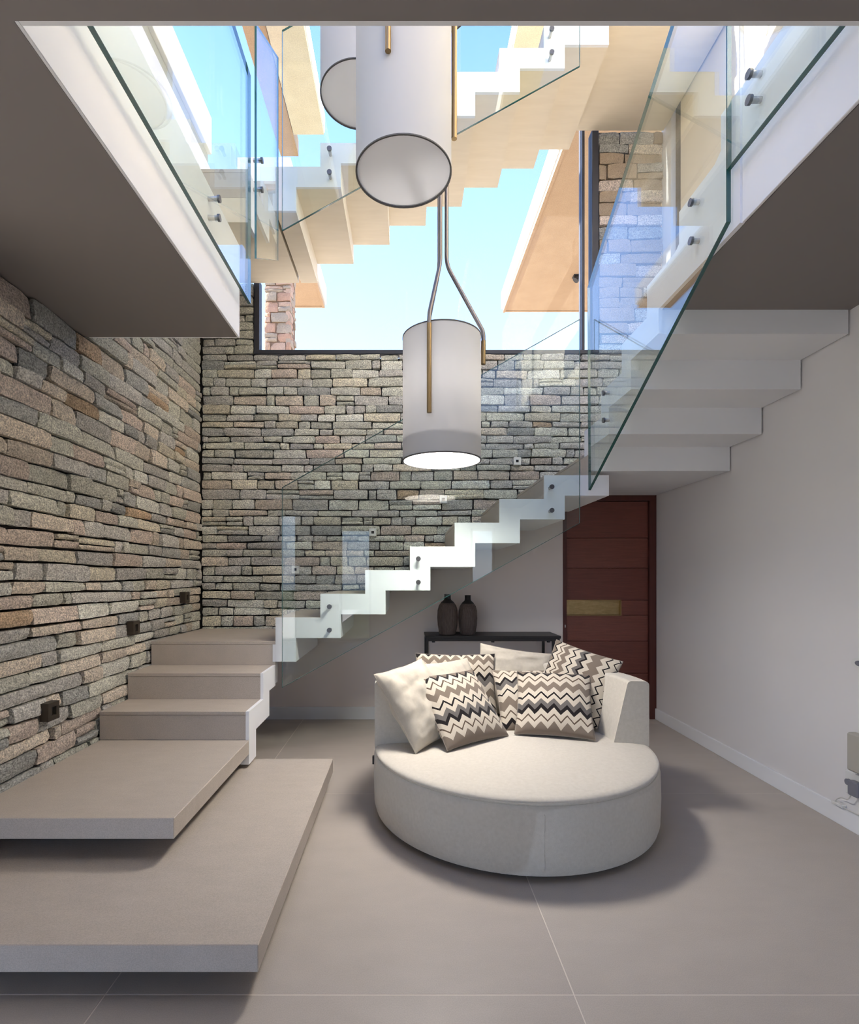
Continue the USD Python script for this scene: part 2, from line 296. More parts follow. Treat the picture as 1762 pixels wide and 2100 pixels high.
def courses(u0, u1, z0, z1, rnd, hmin=0.058, hmax=0.094, lmin=0.14, lmax=0.36):
    """Quads of a rubble wall laid in wobbling courses."""
    zs = [z0]
    while zs[-1] < z1 - 0.03: zs.append(zs[-1] + rnd.uniform(hmin, hmax))
    zs[-1] = z1
    ph = [(rnd.uniform(0, 6), rnd.uniform(1.5, 4), rnd.uniform(0.003, 0.009)) for _ in zs]
    zz = lambda i, u: zs[i] + (ph[i][2] * math.sin(ph[i][0] + u * ph[i][1]) if 0 < i < len(zs) - 1 else 0)
    out = []
    for i in range(len(zs) - 1):
        us = [u0 - rnd.uniform(0, 0.1)]
        while us[-1] < u1: us.append(us[-1] + (rnd.uniform(lmin, lmax) if rnd.random() > 0.12 else rnd.uniform(0.07, 0.13)))
        us[0], us[-1] = u0, u1
        if len(us) > 2 and us[-1] - us[-2] < 0.06: us.pop(-2)
        for a, b in zip(us, us[1:]):
            g = rnd.uniform(0.0025, 0.0068); h = rnd.uniform(0.0022, 0.0074)
            j = lambda: rnd.uniform(-0.004, 0.004)
            quad = [(a + g + j(), zz(i, a) + h + j() * .6), (b - g + j(), zz(i, b) + h + j() * .6), (b - g + j(), zz(i + 1, b) - h + j() * .6), (a + g + j(), zz(i + 1, a) - h + j() * .6)]
            if zs[i + 1] - zs[i] > 0.078 and rnd.random() < 0.13:
                w = rnd.uniform(0.4, 0.6); lo = lambda p, r: (p[0], p[1] + (r[1] - p[1]) * w - 0.003); hi = lambda p, r: (p[0], p[1] + (r[1] - p[1]) * w + 0.003)
                out.append([quad[0], quad[1], lo(quad[1], quad[2]), lo(quad[0], quad[3])]); out.append([hi(quad[0], quad[3]), hi(quad[1], quad[2]), quad[2], quad[3]])
            else: out.append(quad)
    return out
def lay(wall, quads, rnd, place, weight, mats=STONES, ws=STONE_W, name='stone', most=300):
    """Builds the stones of a wall: the largest in view as parts, the rest as one part."""
    made = []
    for q in quads:
        made.append((weight(q), stone_mesh(q, rnd, place), rnd.choices(range(len(mats)), ws)[0]))
    order = sorted(range(len(made)), key=lambda k: -made[k][0])
    keep = set(k for k in order[:most] if made[k][0] > 0)
    rest = {}
    for k, (w, m, c) in enumerate(made):
        if k in keep: obj(name, m, mats[c], wall, smooth=35)
        else: rest.setdefault(c % 2, []).append(m)
    for c, ms in rest.items():
        obj('small_' + name + 'work', cat_(ms), mats[c], wall, smooth=35, kind='stuff')

# wall_back: painted below the stair, stone cladding above it
rb = random.Random(11)
wb = thing('wall_back', kind='structure')
DX0, DX1, DTOP = 1.453, XR, 2.098
obj('plaster', prism(Polygon([(XL - 0.15, 0), (DX0, 0), (DX0, DTOP), (DX1, DTOP), (DX1, 3.30), (XL - 0.15, 3.30)]), YB, YB + 0.2, 'xz'), mat('bounce_lit_plaster', (0.86, 0.775, 0.725), 0.75, 0.2), wb)  # lighter, pinkish plaster: bounced light put into the colour
low = [(x, stairline(x) - 0.01) for x in np.linspace(XL, XR, 60)]
obj('mortar_backing', prism(Polygon([(XL - 0.15, 5 * R - 0.08)] + low + [(XR, SILL - 0.03), (-1.374, SILL - 0.03), (-1.374, 3.98), (XL - 0.15, 3.98)]), YS + 0.042, YB, 'xz'), MORTAR, wb)
quads = []
for q in courses(XL, XR, 0.72, SILL - 0.005, rb) + courses(XL, -1.378, SILL - 0.003, 3.98, rb):
    q = [list(p) for p in q]
    cl = [max(0, stairline(p[0]) - p[1]) for p in q]
    if q[3][1] < stairline(q[3][0]) + 0.01 and q[2][1] < stairline(q[2][0]) + 0.01: continue
    for k in (0, 1): q[k][1] = min(max(q[k][1], stairline(q[k][0])), q[3 - k][1] - 0.02)
    quads.append(q)
def seen_back(q):
    q = np.array(q); x, z = q.mean(0); a = (q[1][0] - q[0][0]) * (q[3][1] - q[0][1])
    if x > 1.30 or z > 3.34: a *= 0.3
    if z < stairline(x) + 0.10 or (0 < x < 0.72 and z > 2.35): a *= 0.3
    return a
lay(wb, quads, rb, lambda u, z, d: (u, YS + 0.02 - d, z), seen_back)

WY0, WY1 = -0.9, 1.5                   # unseen west window, added to let sun in for bounce
# wall_left: stone from floor to the top of the stair well
rl = random.Random(23)
wl = thing('wall_left', kind='structure')
obj('mortar_backing', bx(XL - 0.15, XL - 0.042, 1.9, YS + 0.05, 0, 4.3), MORTAR, wl)
obj('plaster', bx(-6.2, XL - 0.15, 1.9, 2.05, 0, ZC), PLASTER, wl)
obj('end_face', bx(XL - 0.15, XL - 0.004, 1.88, 1.9, 0, ZC), PLASTER, wl)
obj('outer_plaster', prism(sbox(-3.3, 0, 2.05, ZC + 0.5).difference(sbox(WY0, 0.02, WY1, 2.0)), -6.35, -6.2, 'yz'), PLASTER, wl)
quads = courses(1.9, YS + 0.0, 0.16, ZC - 0.005, rl, 0.064, 0.104, 0.16, 0.40) + courses(3.06, YS + 0.0, ZC - 0.003, 4.0, rl, 0.064, 0.104, 0.16, 0.40)
def seen_left(q):
    q = np.array(q); y, z = q.mean(0); a = (1 / q[0][0] - 1 / q[1][0]) * (q[3][1] - q[0][1]) / y
    floor_z = 2 * R if y < YA[0] else (3 * R if y < YA[1] else (4 * R if y < YF else 5 * R))
    if z < floor_z or y < 2.25 or z > 2.95: a *= 0.05
    return a
lay(wl, quads, rl, lambda u, z, d: (XL - 0.02 + d, u, z), seen_left, ws=STONE_WL)
# the upper part of the left wall, rising past the upper floor
obj('upper_plaster', bx(XL - 0.15, XL - 0.012, -3.1, 3.05, DZ, 5.19), PLASTER, wl)
obj('upper_plaster', bx(XL - 0.15, XL - 0.012, 3.05, 5.0, 4.3, 5.19), PLASTER, wl)
obj('steel_channel', bx(XL - 0.15, XL - 0.05, -3.1, 5.0, 5.19, 5.35), OLIVE, wl)  # recessed olive strip between plaster and parapet
obj('parapet', bx(XL - 0.15, XL - 0.012, -3.1, 5.0, 5.35, 5.70, 0.004), mat('cream_paint', (0.84, 0.80, 0.68), 0.7), wl)

# wall_right
wr = thing('wall_right', kind='structure')
obj('plaster', bx(XR, XR + 0.15, -3.1, YB + 0.2, 0, DZ + 0.1), PLASTER, wr)
obj('upper_plaster', bx(XR, XR + 0.15, -3.1, 4.42, DZ + 0.1, 7.25), mat('upper_plaster', (0.72, 0.62, 0.48), 0.8, 0.15, mottle=0.4, mscale=2, color2=(0.68, 0.585, 0.445)), wr)
obj('door_jamb', bx(XR + 0.04, XR + 0.15, 4.42, 4.58, DZ + 0.1, 7.25), FRAME, wr)
obj('upper_return', bx(XR, XR + 0.15, 4.58, YS + 0.03, DZ + 0.1, 7.2), WHITE, wr)

# wall_front, behind the camera, with two narrow windows and a wide one added for fill daylight
wf = thing('wall_front', kind='structure')
FRONT = unary_union([sbox(-6.35, 0, XR + 0.15, 3.5)]).difference(sbox(-6.0, 0.02, -2.2, 2.60)).difference(sbox(-1.35, 0.02, -0.70, 2.30)).difference(sbox(1.30, 0.02, 1.80, 2.30))
obj('plaster', prism(FRONT, -3.3, -3.1, 'xz'), PLASTER, wf)
for x0, x1 in ((-6.0, -2.2), (-1.35, -0.70), (1.30, 1.80)):
    w3 = thing('window_3' if x0 > 0 else 'window_4' if x0 > -2 else 'window_5', kind='structure'); zt_ = 2.60 if x0 < -2 else 2.30
    for a, b in ((x0, x0 + 0.05), (x1 - 0.05, x1)): obj('jamb', bx(a, b, -3.24, -3.16, 0.02, zt_), FRAME, w3)
    for z in (0.02, zt_ - 0.05): obj('rail', bx(x0 + 0.05, x1 - 0.05, -3.24, -3.16, z, z + 0.05), FRAME, w3)
    obj('pane', bx(x0 + 0.05, x1 - 0.05, -3.205, -3.195, 0.07, zt_ - 0.05), WINGLASS, w3)

w6 = thing('window_6', kind='structure')  # added window; its sun patch brightens the room
for a in (WY0, WY1 - 0.05): obj('jamb', bx(-6.30, -6.24, a, a + 0.05, 0.02, 2.0), FRAME, w6)
for z in (0.02, 1.95): obj('rail', bx(-6.30, -6.24, WY0 + 0.05, WY1 - 0.05, z, z + 0.05), FRAME, w6)
obj('pane', bx(-6.275, -6.265, WY0 + 0.05, WY1 - 0.05, 0.07, 1.95), WINGLASS, w6)

# baseboards
obj('baseboard_right', cat_([bx(XR - 0.014, XR, -3.1, YB - 0.0, 0.0, 0.10, 0.002)]), WHITE, None, kind='structure')
obj('baseboard_back', bx(XL, DX0 - 0.005, YB - 0.014, YB, 0.0, 0.115, 0.002), WHITE, None, kind='structure')

# ---------------------------------------------------------------- the window over the stone wall
w1 = thing('window_1', kind='structure')
obj('sill_rail', bx(-1.374, 1.70, YS - 0.0, YS + 0.09, SILL - 0.005, SILL + 0.032, 0.003), FRAME, w1)
obj('left_jamb', bx(-1.374, -1.325, YS - 0.0, YS + 0.09, SILL + 0.032, 4.0, 0.003), FRAME, w1)
obj('mullion', bx(1.588, 1.612, YS, YS + 0.09, SILL + 0.032, 7.1, 0.003), FRAME, w1)
obj('right_jamb', bx(1.675, 1.735, YS - 0.01, YS + 0.09, SILL + 0.0, 5.35, 0.003), FRAME, w1)
obj('pane', bx(-1.325, 1.588, YS + 0.04, YS + 0.052, SILL + 0.032, 7.1), WINGLASS, w1)
obj('side_pane', bx(1.612, 1.675, YS + 0.04, YS + 0.052, SILL + 0.032, 5.35), WINGLASS, w1)
w2 = thing('window_2', kind='structure')       # skylight over the stair well
obj('pane', bx(XL - 0.1, XR + 0.05, 1.0, YS, 7.1, 7.115), WINGLASS, w2)
# stone pier between the window and the right wall
rp = random.Random(31)
pr = thing('trim_1', kind='structure')
obj('mortar_backing', bx(1.74, XR, YS + 0.042, YS + 0.2, SILL - 0.02, 5.36), MORTAR, pr)
lay(pr, courses(1.742, XR, SILL, 5.34, rp, 0.085, 0.14, 0.2, 0.42), rp, lambda u, z, d: (u, YS + 0.02 - d, z), lambda q: 1,
    mats=[WARM_STONES[1], STONES[2], STONES[5], STONES[3]], ws=[4, 1, 1, 1])

# ---------------------------------------------------------------- staircases
def zig(us, z0, zs, uend, tu, t=TH):
    top = [(us[0], z0)]
    for k, (u, z) in enumerate(zip(us, zs)):
        top.append((u, z)); top.append((us[k + 1] if k + 1 < len(us) else uend, z))
    n = len(us); bot = [(uend, zs[-1] - t)]
    for k in range(n - 1, -1, -1):
        bot.append((us[k] + tu, zs[k] - t)); bot.append((us[k] + tu, (zs[k - 1] if k else z0) - t))
    bot.append((us[0], z0 - t))
    return Polygon(top + bot)
def inner(poly, d):                    # sinks the top of a folded band under the stone facing
    return poly
FX = 0.022                             # facing thickness
def staircase(dz, label, soffit, upper):
    st = thing('staircase', label, 'staircase')
    zk = lambda k: k * R + dz
    # left flight, going away: band, facing, stringer
    pl = zig(YA, zk(2), [zk(3), zk(4), zk(5)], YS - 0.03, TH)
    core = pl.intersection(unary_union([pl]).buffer(0)).difference(unary_union([sbox(y - 1e-3, zk(2 + k) - 0.001, y + FX, zk(3 + k) + 1) for k, y in enumerate(YA)] +
             [sbox(y - 1e-3, zk(3 + k) - FX, (YA[k + 1] if k < 2 else YS) + FX, zk(3 + k) + 1) for k, y in enumerate(YA)]))
    obj('soffit', prism(core, XL + 0.015, X6 - 0.02, 'yz'), soffit, st)
    for k, y in enumerate(YA):
        y1 = YA[k + 1] + FX if k < 2 else YS - 0.03
        xr_ = X6 - 0.02 if k < 2 else X6 - 0.0005
        obj('riser', bx(XL + 0.012, X6 - 0.02 if k < 2 else X6 - 0.001, y, y + FX, zk(2 + k) + 0.0005, zk(3 + k) - FX - 0.001), STAIR_STONE, st)
        obj('tread', bx(XL + 0.012, xr_, y - 0.002, y1 - 0.0005, zk(3 + k) - FX, zk(3 + k), 0.002), STAIR_STONE, st)
    obj('stringer', prism(pl.intersection(sbox(0, dz, YF - 0.0, dz + 9)).union(sbox(YF - 1e-3, zk(5) - TH, YF + 0.0, zk(5) - FX)), X6 - 0.02, X6, 'yz'), WHITE, st)
    # middle flight, across
    xk = [X6 + T * k for k in range(7)]
    pm = zig(xk, zk(5), [zk(6 + k) for k in range(7)], 1.46, TH)
    cut = unary_union([sbox(x - 1e-3, zk(5 + k) - 0.001, x + FX, zk(6 + k) + 1) for k, x in enumerate(xk)] + [sbox(x - 1e-3, zk(6 + k) - FX, (xk[k + 1] + FX) if k < 6 else 1.47, zk(6 + k) + 1) for k, x in enumerate(xk)])
    obj('soffit', prism(pm.difference(cut), YF + 0.02, YS - 0.03, 'xz'), soffit, st)
    for k, x in enumerate(xk):
        x1 = xk[k + 1] + FX if k < 6 else 1.31 + FX
        obj('riser', bx(x, x + FX, YF + 0.02, YS - 0.03, zk(5 + k) + 0.0005, zk(6 + k) - FX - 0.001), STAIR_STONE, st)
        obj('tread', bx(x - 0.002, x1 - 0.0005, YF + 0.02, YS - 0.03, zk(6 + k) - FX, zk(6 + k), 0.002), STAIR_STONE, st)
    obj('stringer', prism(pm, YF, YF + 0.02, 'xz'), WHITE, st)
    # corner landing and the flight coming back along the right wall
    obj('riser', bx(1.31, 1.31 + FX, YR[0] - 0.1, YS - 0.03, zk(12) + 0.0005, zk(13) - FX - 0.001), STAIR_STONE, st)
    obj('landing', bx(1.31 + FX + 0.001, XR - 0.012, YR[0] + 0.0005 if not upper else YR[0] - 0.13, YB - 0.01 if not upper else YS - 0.03, zk(13) - TH, zk(13) - FX - 0.001), soffit, st)
    obj('tread', bx(1.308, XR - 0.012, YR[0] + FX, YS - 0.03, zk(13) - FX, zk(13), 0.002), STAIR_STONE, st)
    if upper: return st
    us = [-y for y in YR]
    pz = zig(us, zk(13), [zk(14 + k) for k in range(6)], -1.95, 0.13)
    cut = unary_union([sbox(u - 1e-3, zk(13 + k) - 0.001, u + FX, zk(14 + k) + 1) for k, u in enumerate(us)] + [sbox(u - 1e-3, zk(14 + k) - FX, (us[k + 1] + FX) if k < 5 else -1.9, zk(14 + k) + 1) for k, u in enumerate(us)])
    core = pz.difference(cut).difference(sbox(-2.73, 0, 0, 9))       # the part below the upper floor's soffit
    flip = lambda p: Polygon([(-a, b) for a, b in p.exterior.coords])
    for g in [g for g in getattr(core, 'geoms', [core]) if g.geom_type == 'Polygon' and g.area > 1e-5]:
        obj('soffit', prism(flip(g), XW1, XR - 0.012, 'yz'), soffit, st)
    for k, y in enumerate(YR):
        obj('riser', bx(XW1, XR - 0.012, y - FX, y, zk(13 + k) + 0.0005, zk(14 + k) - FX - 0.001), STAIR_STONE, st)
        obj('tread', bx(XW1, XR - 0.012, (YR[k + 1] - FX if k < 5 else 1.95) + 0.0005, y + 0.002, zk(14 + k) - FX, zk(14 + k), 0.002), STAIR_STONE, st)
    side = flip(pz).union(Polygon([(2.0, ZC), (2.73, ZC), (2.73, ZC + 0.1), (2.0, DZ - 0.05)])).intersection(sbox(2.06, 0, 9, 9))
    obj('stringer', prism(side, XW1 - 0.02, XW1, 'yz'), WHITE, st)
    return st
staircase(0.0, 'white folded-plate staircase rising from the stone steps and turning along the right wall', WHITE, False)
staircase(DZ, 'upper cream staircase crossing the sky window above the stone wall', CREAM_SOFFIT, True)

# the two floating platforms at the foot of the stair
def platform(label, x1, y0, y1, z):
    p = thing('platform_step', label, 'step', group='floating stone platforms')
    obj('slab', bx(-3.2 if False else XL + 0.012, x1, y0, y1, z - 0.086, z, 0.003), STAIR_STONE, p)
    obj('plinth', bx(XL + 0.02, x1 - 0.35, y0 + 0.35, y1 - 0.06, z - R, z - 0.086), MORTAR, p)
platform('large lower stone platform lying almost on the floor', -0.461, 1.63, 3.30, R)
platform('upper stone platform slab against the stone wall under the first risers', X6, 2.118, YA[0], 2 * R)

# ---------------------------------------------------------------- glass balustrades
def disc(c, axis, r, h):
    m = trimesh.creation.cylinder(r, h, sections=24)
    if axis == 'y': m.apply_transform(trimesh.transformations.rotation_matrix(math.pi / 2, [1, 0, 0]))
    if axis == 'x': m.apply_transform(trimesh.transformations.rotation_matrix(math.pi / 2, [0, 1, 0]))
    m.apply_translation(c); return m
def balustrade(label, poly, a, b, plane, bolts=(), back=0.03, cat='balustrade'):
    g = thing('glass_balustrade', label, cat, group='frameless glass balustrades')
    p = Polygon(poly); obj('pane', prism(p, a, b, plane), GLASS, g)
    ring = p.buffer(0.0008, join_style=2).difference(p.buffer(-0.002, join_style=2))
    obj('polished_edge', prism(ring, a - 0.0002, b + 0.0002, plane), GEDGE, g)
    for u, z, to in bolts:
        ax = 'y' if plane == 'xz' else 'x'; mid = (a + b) / 2; lo, hi = (min(a, to), max(b, to))
        pt = lambda w: (u, w, z) if plane == 'xz' else (w, u, z)
        outw = a - 0.006 if abs(to - b) < abs(to - a) else b + 0.006
        s = obj('standoff', disc(pt((lo + hi) / 2), ax, 0.011, hi - lo), STEEL, g, smooth=40)
        obj('cap', disc(pt(outw), ax, 0.017, 0.012), DARKSTEEL, s, smooth=40)
YG = 3.712
sg = F / (YG + 0.006)
fx = lambda x: (x - VPX) / sg
fz = lambda y: EYE + (VPY - y) / sg
for dz, lab in ((0, 'tall glass balustrade bolted to the white stringer of the lower middle flight'), (DZ, 'glass balustrade bolted to the stringer of the upper flight')):
    bl = [(fx(x), fz(y) + dz, YF) for x, y in ((676, 1244), (676, 1292), (858, 1146), (858, 1194), (1131, 999), (1131, 1047))]
    balustrade(lab, [(fx(579), fz(1410) + dz), (fx(1189), fz(1073) + dz), (fx(1189), fz(655) + dz), (fx(579), fz(1000) + dz)], YG, YG + 0.012, 'xz', bl)
XG = 1.285
def pg(x, y, X=XG):
    s = (x - VPX) / X; return (F / s, EYE + (VPY - y) / s)
balustrade('glass balustrade sloping beside the right-hand flight, with a dark green lower edge', [pg(1207, 1005), pg(1490, 455), (pg(1490, 455)[0], 4.23), pg(1205, 590)], XG, XG + 0.017, 'yz',
           [(*pg(1240, 806), XW1 - 0.02), (*pg(1240, 862), XW1 - 0.02), (*pg(1420, 415), XW1 - 0.02), (*pg(1420, 494), XW1 - 0.02)])
balustrade('level glass balustrade on the fascia at the upper right of the stair well', [(YW0 + 0.03, 2.95), (2.095, 2.95), (2.095, 4.30), (YW0 + 0.03, 4.30)], XG, XG + 0.017, 'yz',
           [(*pg(1540, 152), XW1 - 0.012), (*pg(1540, 205), XW1 - 0.012)])
XH = -0.925
def ph(x, y): return pg(x, y, XH)
balustrade('level glass balustrade on the white fascia at the upper left of the stair well', [(YW0 + 0.03, 2.945), (3.115, 2.945), (3.115, 4.30), (YW0 + 0.03, 4.30)], XH - 0.017, XH, 'yz',
           [(*ph(447, 408), XW0), (*ph(447, 447), XW0)])
balustrade('narrow sloping glass balustrade beside the first upper steps at the left', [(3.125, 3.22), (3.66, 3.53), (3.66, 4.95), (3.125, 4.62)], -0.905, -0.893, 'yz',
           [(3.22, 3.88, X6), (3.22, 3.70, X6)])

# ---------------------------------------------------------------- roof beams and the terrace outside
def beam(label, x0, x1, y0, y1, z0, z1, under, side):
    b = thing('roof_beam', label, 'roof beam')
    obj('soffit', bx(x0 + 0.01, x1 - 0.01, y0 + 0.01, y1 - 0.01, z0, z0 + 0.03), under, b)
    if x0 < 0: obj('side_panel', bx(x0 - 0.2, x0 - 0.002, y0, y1 + 0.3, z0 + 0.02, z1 - 0.02), PEACH, b)
    obj('fascia', cat_([bx(x0, x1, y0, y1, z0 + 0.03, z1)]), side, b)
beam('sandy roof beam over the upper left of the stair well, beside the white lamps', -1.20, -0.86, 0.0, 5.55, 6.0, 6.22, SANDY, WHITE)
beam('roof beam over the upper right of the stair well, behind the top steps', 0.94, 1.28, 0.0, 5.55, 6.0, 6.22, SANDY, WHITE)
def canopy(label, x0, x1, y0, y1, z):
    c = thing('canopy', label, 'canopy')
    obj('soffit', bx(x0 + 0.05, x1 - 0.05, y0 + 0.05, y1 - 0.05, z, z + 0.06), PEACH, c)
    obj('drip_edge', bx(x0 + 0.01, x1 - 0.01, y0 + 0.01, y1 - 0.01, z - 0.012, z + 0.3).difference(bx(x0 + 0.1, x1 - 0.1, y0 + 0.1, y1 - 0.1, z - 1, z + 0.06), engine='manifold') if False else
        cat_([bx(x0 + 0.01, x0 + 0.05, y0, y1, z - 0.01, z + 0.05), bx(x1 - 0.05, x1 - 0.01, y0, y1, z - 0.01, z + 0.05), bx(x0 + 0.05, x1 - 0.05, y1 - 0.05, y1 - 0.01, z - 0.01, z + 0.05)]), PEACH, c)
    obj('roof', bx(x0 - 0.02, x1 + 0.02, y0, y1 + 0.02, z + 0.06, z + 0.34), WHITE, c)
    return c
canopy('long peach canopy outside the window at the right', 1.70, 7.0, 5.2, 9.25, 6.0)
canopy('peach canopy outside the window at the left, on the brick pier', -1.98, -1.39, 6.2, 9.0, 5.95)
sp = thing('spotlight', 'small black spotlight under the right peach canopy', 'spotlight', at(1187, 567, 8.15))
obj('bracket', bx(-0.09, 0.02, -0.06, 0.06, 0.0, 0.02), BLACK, sp); obj('head', trimesh.creation.cylinder(0.05, 0.16, sections=16, transform=trimesh.transformations.rotation_matrix(0.7, [0, 1, 0])), BLACK, sp)
rq = random.Random(41)
px = thing('brick_pier', 'sunlit brick pier outside the window at the left', 'pier')
obj('mortar_core', bx(-1.75, -1.45, 6.53, 6.83, 3.2, 5.95), mat('pier_joint', (0.20, 0.13, 0.09), 0.9, 0.1), px)
lay(px, courses(-1.765, -1.435, 3.2, 5.95, rq, 0.09, 0.14, 0.14, 0.28), rq, lambda u, z, d: (u, 6.53 - d, z), lambda q: 1, mats=WARM_STONES, ws=[1, 1, 1], name='brick')
lay(px, courses(6.515, 6.84, 3.2, 5.95, rq, 0.09, 0.14, 0.14, 0.28), rq, lambda u, z, d: (-1.46 + d, u, z), lambda q: 1, mats=WARM_STONES, ws=[1, 1, 1], name='brick')
obj('terrace', bx(-25, 25, 4.95, 45, 2.9, 3.2), PAVING, None, kind='structure')
obj('garden_terrace', bx(-25, -1.9, -14, -3.3, -0.3, -0.03), mat('bounce_paving', (0.62, 0.57, 0.50), 0.8, 0.2), None, kind='structure')  # pale surface added to bounce sun into the wide window
obj('garden_ground', bx(-25, 25, -45, -3.3, -0.3, -0.05), mat('lawn', (0.05, 0.07, 0.025), 0.9, 0.1, mottle=0.5, mscale=2), None, kind='structure')

# ---------------------------------------------------------------- pendant lamps
def pendant(label, x, y, zb, h, rad, lit, arms, top=7.05):
    """arms: (angle in degrees, z of the arm's lower end)."""
    p = thing('pendant_lamp', label, 'pendant lamp', (x, y, 0), group='cylindrical white pendant lamps')
    n = 72; zt = zb + h
    prof = [(rad, zb), (rad, zt), (rad - 0.004, zt), (rad - 0.004, zb), (rad, zb)]
    obj('shade', lathe(prof, n), SHADE, p, smooth=40)
    rim = lambda z: lathe([(rad - 0.005, z - 0.003), (rad + 0.002, z - 0.003), (rad + 0.002, z + 0.003), (rad - 0.005, z + 0.003), (rad - 0.005, z - 0.003)], n)
    obj('lower_rim', rim(zb), TRIM, p, smooth=40); obj('upper_rim', rim(zt), TRIM, p, smooth=40)
    up = 0.105 if lit else 0.006        # the lit lamp's diffuser sits up inside its lined shade
    lens = lambda z0, z1, r: lathe([(0, z0), (r, z0), (r, z1), (0, z1), (0, z0)], n)
    obj('diffuser', lens(zb + up, zb + up + 0.004, rad - 0.007), DIFFUSER_LIT if lit else DIFFUSER, p)
    if lit:
        obj('reflector', lens(zb + up + 0.0045, zb + up + 0.009, rad - 0.007), WHITE, p)  # added disc, keeps the diffuser's light out of the upper shade
        obj('lining', lathe([(rad - 0.0045, zb + 0.001), (rad - 0.0045, zb + up + 0.012), (rad - 0.006, zb + up + 0.012), (rad - 0.006, zb + 0.001), (rad - 0.0045, zb + 0.001)], n), LINING, p, smooth=40)  # added liner, holds the lamp's glow back from the shade
        bl = trimesh.creation.icosphere(3, 0.035); bl.apply_translation((0, 0, zb + 0.42)); obj('bulb', bl, BULB, p, smooth=True)
    zf = zt + 0.42
    for k, (a, ze) in enumerate(arms):
        c, s = math.cos(math.radians(a)), math.sin(math.radians(a)); ro = rad + 0.014; ri = 0.028
        arm = obj('arm', tube(bend([(ri * c, ri * s, top), (ri * c, ri * s, zf), (ro * c, ro * s, zt + 0.03), (ro * c, ro * s, zt - 0.02)], 0.05), 0.0115), ROD, p, smooth=50)
        obj('brass_sleeve', tube([(ro * c, ro * s, zt - 0.02), (ro * c, ro * s, ze)], 0.013), BRASS, arm, smooth=50)
    obj('ceiling_rose', lathe([(0, top), (0.07, top), (0.07, top + 0.04), (0, top + 0.04)], 32), ROD, p)
def sph(x, y, Y): return at(x, y, Y)
pendant('lowest lit white pendant lamp, hanging in front of the stone wall', *at(906, 945, 3.0)[[0]], 3.0, at(906, 945, 3.0)[2], 0.70, 0.2235, True, [(-110, 2.19), (-4, 2.53), (115, 2.4)])
pendant('largest unlit white pendant lamp, in front of the upper staircase', at(828, 357, 2.46)[0], 2.46, at(828, 357, 2.46)[2], 0.74, 0.2235, False, [(-106, 3.56), (-2, 3.37), (110, 3.5)])
pendant('unlit white pendant lamp half hidden behind the largest one, at its left', at(738, 198, 3.0)[0], 3.0, at(738, 198, 3.0)[2], 0.74, 0.2235, False, [(-110, 4.46), (10, 4.4), (130, 4.4)])
pendant('highest white pendant lamp, only its lower edge showing under the ceiling beam', 0.205, 3.32, 4.98, 0.74, 0.2235, False, [(-60, 5.3), (60, 5.3), (180, 5.3)])

# ---------------------------------------------------------------- round daybed
SX, SY, SR, SZ = 0.60, 3.02, 0.782, 0.372
so = thing('daybed', 'round cream upholstered daybed with a curved backrest', 'sofa', (SX, SY, 0))
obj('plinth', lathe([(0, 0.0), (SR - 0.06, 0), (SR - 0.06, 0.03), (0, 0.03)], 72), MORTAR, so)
bp = [(0, 0.022), (SR - 0.03, 0.022), (SR - 0.010, 0.03), (SR - 0.001, 0.06), (SR + 0.003, 0.18), (SR, 0.31), (SR - 0.006, 0.332), (SR - 0.013, 0.336), (0, 0.336)]
obj('base', lathe(bp, 128), FABRIC, so, smooth=50)
cp = [(0, 0.33), (SR - 0.016, 0.336), (SR - 0.006, 0.341), (SR - 0.004, 0.349), (SR - 0.012, 0.359), (SR - 0.03, 0.366), (SR - 0.09, SZ), (SR - 0.3, SZ + 0.006), (0, SZ + 0.012)]
seat = lathe(cp, 128)
obj('seat_cushion', seat, FABRIC, so, smooth=60)
ang = np.linspace(0, 2 * math.pi, 129)
obj('piping', tube([((SR - 0.011) * math.cos(a), (SR - 0.011) * math.sin(a), 0.3375) for a in ang], 0.0035, 6), FABRIC, so, smooth=60)
# backrest: a rounded profile swept round the rear half
prof = Polygon([(SR - 0.205, 0.34), (SR - 0.002, 0.34), (SR - 0.002, 0.725), (SR - 0.118, 0.725)]).buffer(-0.022).buffer(0.022, quad_segs=5)
pc = np.array(prof.exterior.coords)[:-1]
A = np.radians(np.linspace(-4, 184, 60)); nn = len(pc); V, Fc = [], []
for k, a in enumerate(A):
    for r_, z_ in pc: V.append((r_ * math.cos(a), r_ * math.sin(a), z_))
for k in range(len(A) - 1):
    for j in range(nn):
        a, b = k * nn + j, k * nn + (j + 1) % nn; Fc += [(a, b, b + nn), (a, b + nn, a + nn)]
c0 = pc.mean(0)
for k in (0, len(A) - 1):
    V.append((c0[0] * math.cos(A[k]), c0[0] * math.sin(A[k]), c0[1])); ci = len(V) - 1
    for j in range(nn):
        a, b = k * nn + j, k * nn + (j + 1) % nn; Fc.append((ci, b, a) if k == 0 else (ci, a, b))
bm = trimesh.Trimesh(np.array(V), Fc, process=False)
if bm.volume < 0: bm.invert()
obj('backrest', bm, FABRIC, so, smooth=50)
obj('front_seam', tube([((SR + 0.0015) * math.cos(-1.58), (SR + 0.0015) * math.sin(-1.58), z) for z in (0.06, 0.12, 0.18, 0.24, 0.30)], 0.0016, 6), FABRIC, so)
obj('label_tag', bx(-SR - 0.012, -SR - 0.0, -0.012, 0.012, 0.24, 0.285), BLACK, so)

